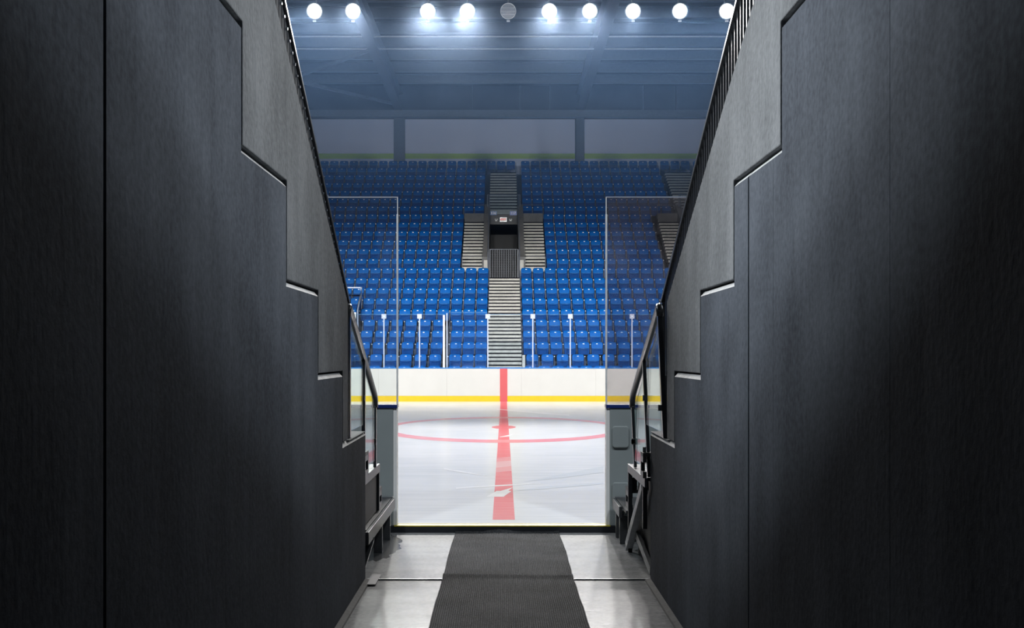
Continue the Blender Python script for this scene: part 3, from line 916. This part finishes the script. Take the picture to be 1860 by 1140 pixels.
# ---- stairs
def stairs(name, x0, x1, ya, za, yb, zb, steps, label, cat='stairs', group=None, depth=0.5):
    t = empty(name, ((x0 + x1) / 2, ya, za)); hw = (x1 - x0) / 2
    run = (yb - ya) / steps; rise = (zb - za) / steps
    step_me = bx(-hw, hw, 0, run + 0.12, rise * -0.6, rise * 0.72).mesh('step', 'stair')
    nose_me = bx(-hw, hw, -0.035, run + 0.1, rise * 0.721, rise).mesh('nosing', 'nosing')
    for k in range(steps):
        s_ = put('step', step_me, (0, k * run, k * rise), t)
        put('nosing', nose_me, (0, 0, 0), s_)
    tag(t, label, cat, group)
    return t
st = stairs('aisle_stairs', -0.62, 0.68, 41.75, 1.06, 48.75, 5.06, 27, 'pale concrete aisle stairs rising between the seats from the boards')
bx(0.06, 0.16, -0.05, 0.5, 0.0, 0.55).build('end_block', 'stair', st).location = (0.60, 0, 0.1)

def vomitory(cx, first):
    """portal in the stand: dark passage, cheek walls, head wall, two side flights and the upper flight"""
    p = empty('vomitory_portal', (cx, 49.0, 5.06)); off = Vector((cx, 49.0, 5.06))
    def part(name, mb, mat, parent=p, bevel=0.0, own=False):
        mb.v = [tuple(Vector(q) - (Vector((0, 49.0, 5.06)))) for q in mb.v]
        return mb.build(name, mat, parent, bevel=bevel)
    for s in (-1, 1):
        a, b = sorted((s * 0.66, s * 0.92))
        part('cheek_wall', MB().prism_x([(49.62, 4.6), (54.3, 4.6), (54.3, 9.0), (53.4, 8.5), (49.9, 6.2), (49.62, 6.05)], a, b), 'portal')
        a, b = sorted((s * 0.88, s * 0.72))
        part('white_block', bx(a, b, 49.56, 49.615, 5.2, 5.90), 'stair')
        x = s * 0.70
        part('edge_rail', MB().tube([(x, 49.59, 5.1), (x, 49.59, 6.25), (x, 53.7, 8.72), (x, 54.15, 8.9), (x, 54.15, 9.42)], 0.022, 8), 'column')
    part('head_wall', bx(-0.66, 0.66, 53.9, 54.3, 7.98, 8.45), 'portal')
    part('passage_back', bx(-0.66, 0.66, 56.0, 56.1, 4.5, 8.0), 'black')
    part('passage_floor', bx(-0.66, 0.66, 48.8, 56.0, 4.5, 5.03), 'portal')
    part('passage_roof', bx(-0.66, 0.66, 54.3, 56.0, 7.98, 8.1), 'black')
    for s in (-1, 1):
        a, b = sorted((s * 0.66, s * 0.7)); part('passage_side', bx(a, b, 54.3, 56.0, 4.5, 8.0), 'black')
    # glass guard over the head wall
    for s in (-1, 1): part('guard_post', bx(s * 0.78 - 0.02, s * 0.78 + 0.02, 54.02, 54.06, 8.45, 9.40), 'column')
    part('guard_top', bx(-0.80, 0.80, 54.02, 54.06, 9.401, 9.43), 'column')
    part('guard_glass', bx(-0.75, 0.75, 54.035, 54.045, 8.46, 9.39), 'glass_far')
    tag(p, 'dark vomitory passage mouth %s' % ('in the middle of the stand, above the aisle stairs' if first else 'near the right parapet railing, dim and cut off'), 'portal')
    # side flights
    for s in (-1, 1):
        a, b = sorted((s * 0.93, s * 1.85))
        sd = 'left' if s < 0 else 'right'
        fl_ = stairs('portal_stairs', cx + a, cx + b, 49.66, 5.50, 53.38, 8.0, 15,
               'side stairs flanking the %s vomitory portal on its %s' % ('central' if first else 'dim far', sd), 'stairs', 'stairs flanking the portals')
        g = empty('stair_barrier', (cx + s * 1.39, 49.6, 5.56))
        w = 0.45
        MB().tube([(-w, 0, -0.5), (-w, 0, 0.47), (-w + 0.04, 0, 0.51), (w - 0.04, 0, 0.51), (w, 0, 0.47), (w, 0, -0.5)], 0.017, 8).build('frame_tube', 'steel', g)
        MB().tube([(s * -w, 0.02, 0.49), (s * -w, 0.9, 1.02)], 0.014, 6).build('return_tube', 'steel', g)
        tag(g, 'steel tube barrier at the foot of the %s stairs of the %s portal' % (sd, 'central' if first else 'dim far'), 'barrier', 'tube barriers at the portals')
        l0, l1 = sorted((s * 0.93, s * 1.86))
        ld = empty('landing_wall', (cx, 53.5, 8.0))
        bx(l0, l1, 0, 0.8, -0.5, 0.46).build('wall_face', 'portal', ld)
        MB().tube([(s * 0.9, 0.02, 0.86), (s * 1.88, 0.02, 0.86), (s * 1.88, 0.02, 0.2)], 0.014, 6).build('rail', 'steel', ld)
        tag(ld, 'grey landing wall with thin rail above the %s stairs of the %s portal' % (sd, 'central' if first else 'dim far'), 'landing')
    stairs('upper_stairs', cx - 0.70, cx + 0.66, 54.9, 8.7, 59.6, 11.35, 14, 'narrow dim stairs climbing to the top row above the %s portal' % ('central' if first else 'dim far'), 'stairs', 'upper stairs')
    for k, x in enumerate((-0.55, 0.0, 0.5)):
        tp = empty('aisle_post', (cx + x, 59.75, 11.35))
        MB().tube([(0, 0, -0.2), (0, 0, 0.28), (0.05, -0.03, 0.20)], 0.014, 6).build('hook_tube', 'steel', tp)
        tag(tp, '%s small bent steel post atop the %s upper stairs' % (('leftmost', 'middle', 'rightmost')[k], 'central' if first else 'dim far'), 'post', 'bent posts at the stair tops')
vomitory(0.0, True)
vomitory(VX, False)

# lattice gate in the central passage
gate = empty('folding_gate', (0, 49.3, 5.06))
cols, gh = 13, 1.28
zz_a = MB(); 
for ph in (0, 1):
    zig = MB()
    pts = []
    for k in range(13):
        z = gh * k / 12
        x = 0.036 if (k + ph) % 2 else -0.004
        pts.append((x, z))
    for (xa, a), (xb, b) in zip(pts[:-1], pts[1:]):
        zig.bar((xa, 0, a), (xb, 0, b), 0.012, 0.014, (0, 1, 0))
    me = zig.mesh('lattice_bar', 'roof_steel')
    for c_ in range(cols):
        if c_ % 2 == ph:
            put('lattice_bar', me, (-0.60 + 1.19 * c_ / (cols - 1), 0.0, 0), gate)
        else:
            put('lattice_bar', me, (-0.60 + 1.19 * c_ / (cols - 1), 0.016, 0), gate)
MB().bar((-0.62, 0, gh + 0.012), (0.62, 0, gh + 0.012), 0.03, 0.022).build('top_bar', 'column', gate)
for x in (-0.635, 0.635):
    bx(x - 0.012, x + 0.012, -0.02, 0.02, 0, gh).build('gate_post', 'column', gate)
tag(gate, 'folding steel lattice gate across the central passage mouth', 'gate')

# signs
def text_part(name, body, size, mat, parent, loc, depth=0.004):
    c_ = bpy.data.curves.new(name, 'FONT')
    c_.body = body; c_.size = size; c_.align_x = 'CENTER'; c_.align_y = 'CENTER'; c_.extrude = depth; c_.offset = size * 0.02
    o = bpy.data.objects.new(name, c_); COL.objects.link(o)
    o.location = loc; o.rotation_euler = (PI / 2, 0, 0); o.parent = parent
    c_.materials.append(M[mat])
    dg = bpy.context.evaluated_depsgraph_get()
    me = bpy.data.meshes.new_from_object(o.evaluated_get(dg))
    me.name = name
    if not me.materials: me.materials.append(M[mat])
    r = bpy.data.objects.new(name, me); COL.objects.link(r)
    r.location = loc; r.rotation_euler = (PI / 2, 0, 0); r.parent = parent
    bpy.data.objects.remove(o, do_unlink=True)
    return r
for x, num, mt in ((-0.50, '116', 'sign_blue'), (0.46, '117', 'sign_violet')):
    sg = empty('section_sign', (x, 53.86, 8.50))
    bx(-0.165, 0.165, -0.02, 0.02, -0.085, 0.105).build('sign_plate', mt, sg)
    text_part('digits', num, 0.165, 'sign_text', sg, (0, -0.026, 0.01))
    tag(sg, ('deeper blue section sign reading 116 on the left above the exit sign' if num == '116' else 'paler violet-blue section sign reading 117 on the right above the exit sign'), 'sign')
ex = empty('exit_sign', (-0.02, 53.84, 8.20))
bx(-0.17, 0.17, -0.03, 0.05, -0.105, 0.105).build('sign_box', 'steel', ex)
bx(-0.15, 0.15, -0.036, -0.031, -0.085, 0.085).build('sign_face', 'exit_face', ex)
text_part('letters', 'EXIT', 0.13, 'exit_red', ex, (0, -0.040, 0))
tag(ex, 'red lettered exit sign on the head wall of the central passage', 'sign')
for x, sd in ((-0.36, 'left'), (0.33, 'right')):
    em = empty('emergency_light', (x, 53.86, 8.19))
    bx(-0.05, 0.05, -0.02, 0.03, -0.06, -0.01).build('housing', 'white_paint', em)
    for dx in (-0.045, 0.045):
        MB().tube([(dx, -0.01, 0.03), (dx, -0.07, 0.015)], 0.028, 8).build('lamp_head', 'white_paint', em)
    tag(em, 'white twin-head emergency lamp on the %s of the exit sign' % sd, 'emergency lamp')
t117 = empty('section_sign', (VX - 0.45, 53.86, 8.50))
bx(-0.165, 0.165, -0.02, 0.02, -0.085, 0.105).build('sign_plate', 'sign_blue', t117)
text_part('digits', '117', 0.19, 'sign_text', t117, (0, -0.026, 0.01))
tag(t117, 'dim section sign reading 117 seen through the greyed glass panel', 'sign')

# glass-sided entry pen among the lower seats on the left
pen = empty('glass_barrier', (-5.85, 46.4, 2.7)); po = Vector((-5.85, 46.4, 2.7))
def penpart(name, mb, mat):
    mb.v = [tuple(Vector(q) - po) for q in mb.v]
    return mb.build(name, mat, pen)
penpart('top_rail', MB().bar((-7.2, 46.5, 4.50), (-5.90, 46.5, 4.50), 0.05, 0.05), 'alu')
penpart('corner_post', MB().bar((-5.90, 46.5, 2.9), (-5.90, 46.5, 4.52), 0.05, 0.05), 'alu')
penpart('sloped_rail', MB().tube([(-5.90, 46.5, 4.3), (-5.84, 44.9, 3.5), (-5.82, 44.8, 2.75)], 0.03, 8), 'alu')
penpart('side_glass', MB().prism_x([(44.85, 2.4), (46.5, 2.9), (46.5, 4.48), (44.85, 3.5)], -5.895, -5.885), 'glass_far')
penpart('concrete_block', bx(-6.25, -5.92, 45.0, 45.3, 3.0, 3.42), 'white_paint')
tag(pen, 'pale framed glass barrier with white block among the lower blue seats', 'barrier')

# ================================================================== back wall, columns, roof
wf = empty('wall_far'); tag(wf, 'pale panelled wall with green stripe behind the top row', kind='structure')
WY = 61.5
edges = [-25.4, -15.56, -5.7, 4.16, 14.0, 23.9]
for a, b in zip(edges[:-1], edges[1:]):
    bx(a + 0.26, b - 0.26, WY, WY + 0.1, 12.74, 14.62).build('wall_panel', 'panel', wf)
    bx(a + 0.26, b - 0.26, WY - 0.004, WY + 0.1, 12.46, 12.739).build('green_stripe', 'green', wf)
    bx(a + 0.26, b - 0.26, WY, WY + 0.1, 11.6, 12.459).build('lower_panel', 'panel', wf)
bx(-32, 32, WY + 0.12, WY + 0.3, 0, 19).build('wall_backing', 'roof', wf)
for i, x in enumerate(edges):
    w = 0.30 if x == -5.7 else 0.21
    cb = empty('column', (x, WY - 0.15, 11.4)); tag(cb, 'grey steel column against the pale far wall', kind='structure')
    bx(-w, w, -0.15, -0.11, 0, 3.5).build('flange', 'column', cb)
    bx(-0.05, 0.05, -0.11, 0.12, 0, 3.5).build('web', 'column', cb)
    bx(-w, w, 0.12, 0.14, 0, 3.5).build('flange', 'column', cb)

rf = empty('ceiling_arena'); rf.name = 'ceiling'; tag(rf, 'dim steel roof with purlins and girders over the arena', kind='structure')
bx(-32, 32, 4, 62, 16.4, 16.6).build('roof_deck', 'roof', rf)
bx(-32, 32, 60.9, 61.4, 14.63, 15.0).build('eaves_beam', 'roof_steel', rf)
bx(-32, 32, 61.3, 61.45, 15.0, 16.4).build('eaves_wall', 'roof', rf)
for y in (26, 29.5, 33, 36.5, 40, 43.0, 45.2, 47.4, 49.6, 51.8, 54.0, 56.4, 58.8):
    mb = MB()
    mb.box(-32, 32, y - 0.10, y + 0.10, 15.92, 15.97).box(-32, 32, y - 0.015, y + 0.015, 15.97, 16.35).box(-32, 32, y - 0.10, y + 0.10, 16.35, 16.398)
    mb.build('purlin', 'roof_steel', rf)
for y, z in ((49.0, 15.6), (50.6, 15.5)):
    MB().tube([(-32, y, z), (32, y, z)], 0.035, 6).build('sprinkler_pipe', 'roof_pipe', rf)
for x in edges:
    mb = MB()
    mb.box(x - 0.22, x + 0.22, 12, 61.0, 15.0, 15.06).box(x - 0.03, x + 0.03, 12, 61.0, 15.06, 15.86).box(x - 0.22, x + 0.22, 12, 61.0, 15.86, 15.915)
    mb.build('girder', 'roof_steel', rf)
for a, b in (((-5.9, 60.8), (-15.4, 50.0)), ((-5.9, 50.0), (-15.4, 60.8))):
    MB().bar((a[0], a[1], 15.3), (b[0], b[1], 15.3), 0.14, 0.14).build('cross_brace', 'roof_steel', rf)
for x in (-1.7, 0.9, 2.5, 7.6, 9.4):
    MB().tube([(x, 61.2, 15.0), (x, 61.2, 16.4)], 0.04, 6).build('hanger', 'roof_steel', rf)
for s in (-1, 1):
    w = bx(min(s * 32, s * 32.2), max(s * 32, s * 32.2), 4, 62, 0, 16.6).build('wall_side', 'roof'); tag(w, 'dark end wall of the arena', kind='structure')

# ================================================================== floodlights
body_me = MB().lathe([(0.02, 0.42), (0.09, 0.42), (0.12, 0.28), (0.20, 0.10), (0.235, 0.0), (0.215, 0.0), (0.19, 0.09), (0.10, 0.26)], 24).mesh('reflector', 'lamp_body', True)
def disc(mat):
    mb = MB(); n = 28
    return mb.add([(0.214 * math.cos(2 * PI * k / n), 0.214 * math.sin(2 * PI * k / n), 0.012) for k in range(n)] + [(0, 0, 0.0)], [(k, (k + 1) % n, n) for k in range(n)]).mesh('lens', mat)
on_me, off_me = disc('lens_on'), disc('lens_off')
ring_me = MB().lathe([(0.232, -0.012), (0.246, -0.012), (0.246, 0.02), (0.232, 0.02), (0.232, -0.012)], 28).mesh('rim_ring', 'lamp_ring')
guard_me = MB().tube([(-0.22, 0, -0.02), (0.22, 0, -0.02)], 0.006, 5).tube([(-0.19, 0.1, -0.02), (0.19, 0.1, -0.02)], 0.006, 5).tube([(-0.19, -0.1, -0.02), (0.19, -0.1, -0.02)], 0.006, 5).mesh('wire_guard', 'lamp_ring')
PLACES = [(-6.97, 'leftmost lit floodlight, half hidden behind the left parapet railing'),
          (-5.90, 'lit round floodlight nearest the left parapet railing in full view'),
          (-4.70, 'second fully visible lit floodlight from the left parapet railing'),
          (-2.37, 'third fully visible lit floodlight from the left parapet railing'),
          (-1.13, 'lit round floodlight immediately left of the unlit lamp'),
          (0.14, 'the only unlit round floodlight in the row, pale ring showing'),
          (1.42, 'lit round floodlight immediately right of the unlit lamp'),
          (2.68, 'second lit floodlight to the right of the unlit lamp'),
          (4.03, 'third lit floodlight to the right of the unlit lamp'),
          (5.49, 'next to last lit floodlight before the right parapet railing'),
          (6.95, 'rightmost lit floodlight, closest to the right parapet railing')]
lr = MB().tube([(-8.5, LAMP_Y + 0.4, 14.94), (8.5, LAMP_Y + 0.4, 14.94)], 0.03, 8).build('lamp_pipe', 'lamp_body', rf)
for x, label in PLACES:
    lit = 'the only unlit' not in label
    r = empty('floodlight', (x, LAMP_Y, LAMP_Z))
    aim = Vector((x * 0.3, 10.0, 2.0)) - Vector((x, LAMP_Y, LAMP_Z))
    q = aim.to_track_quat('-Z', 'Y').to_euler()
    put('reflector', body_me, (0, 0, 0), r, q)
    put('lens', on_me if lit else off_me, (0, 0, 0), r, q)
    put('rim_ring', ring_me, (0, 0, 0), r, q)
    if not lit: put('wire_guard', guard_me, (0, 0, 0), r, q)
    MB().tube([(0, 0.34, 0.15), (0, 0.40, 0.7), (0, 0.40, 2.48)], 0.022, 8).build('stem', 'lamp_body', r)
    bx(-0.05, 0.05, -0.02, 0.03, -0.33, -0.29).build('latch', 'lamp_ring', r)
    tag(r, label, 'floodlight', 'floodlights hanging in a row')
    if lit:
        d = aim.normalized()
        spot('floodlight_lamp', Vector((x, LAMP_Y, LAMP_Z)) + d * 0.05, (x * 0.8, 20.0, 0.0), 3250, 58, 0.9, 0.2)

# ================================================================== haze in the hall
def haze():
    m = bpy.data.materials.new('hall_haze'); m.use_nodes = True
    nt = m.node_tree; nt.nodes.remove(nt.nodes['Principled BSDF'])
    v = nt.nodes.new('ShaderNodeVolumeScatter')
    v.inputs['Color'].default_value = (0.30, 0.54, 1.0, 1)
    v.inputs['Density'].default_value = 0.0014
    v.inputs['Anisotropy'].default_value = 0.7
    nt.links.new(v.outputs[0], nt.nodes['Material Output'].inputs['Volume'])
    o = bx(-20, 20, 12.0, 61.2, 5.0, 16.2).build('haze', m)
    tag(o, 'thin bluish haze lit by the floodlights under the roof', 'haze', kind='stuff')
haze()

def lamp_glow_haze():  # denser haze added to make the glow round the middle lamps
    m = bpy.data.materials.new('lamp_glow_haze'); m.use_nodes = True
    nt = m.node_tree; N, L = nt.nodes, nt.links
    N.remove(N['Principled BSDF'])
    tc = N.new('ShaderNodeTexCoord')
    g = N.new('ShaderNodeTexGradient'); g.gradient_type = 'SPHERICAL'
    L.new(tc.outputs['Object'], g.inputs[0])
    p = N.new('ShaderNodeMath'); p.operation = 'POWER'; p.inputs[1].default_value = 1.4
    L.new(g.outputs['Fac'], p.inputs[0])
    k = N.new('ShaderNodeMath'); k.operation = 'MULTIPLY'; k.inputs[1].default_value = 0.019
    L.new(p.outputs[0], k.inputs[0])
    v = N.new('ShaderNodeVolumeScatter')
    v.inputs['Color'].default_value = (0.55, 0.72, 1.0, 1)
    v.inputs['Anisotropy'].default_value = 0.6
    L.new(k.outputs[0], v.inputs['Density'])
    L.new(v.outputs[0], N['Material Output'].inputs['Volume'])
    o = MB().lathe([(math.sin(PI * i / 12) + 1e-4, -math.cos(PI * i / 12)) for i in range(13)], 24).build('haze', m)
    o.scale = (6.5, 5.0, 4.2); o.location = (-0.9, 34.5, 12.4)
    tag(o, 'added dense haze pocket for the glow around the middle floodlights', 'haze', kind='stuff')
lamp_glow_haze()
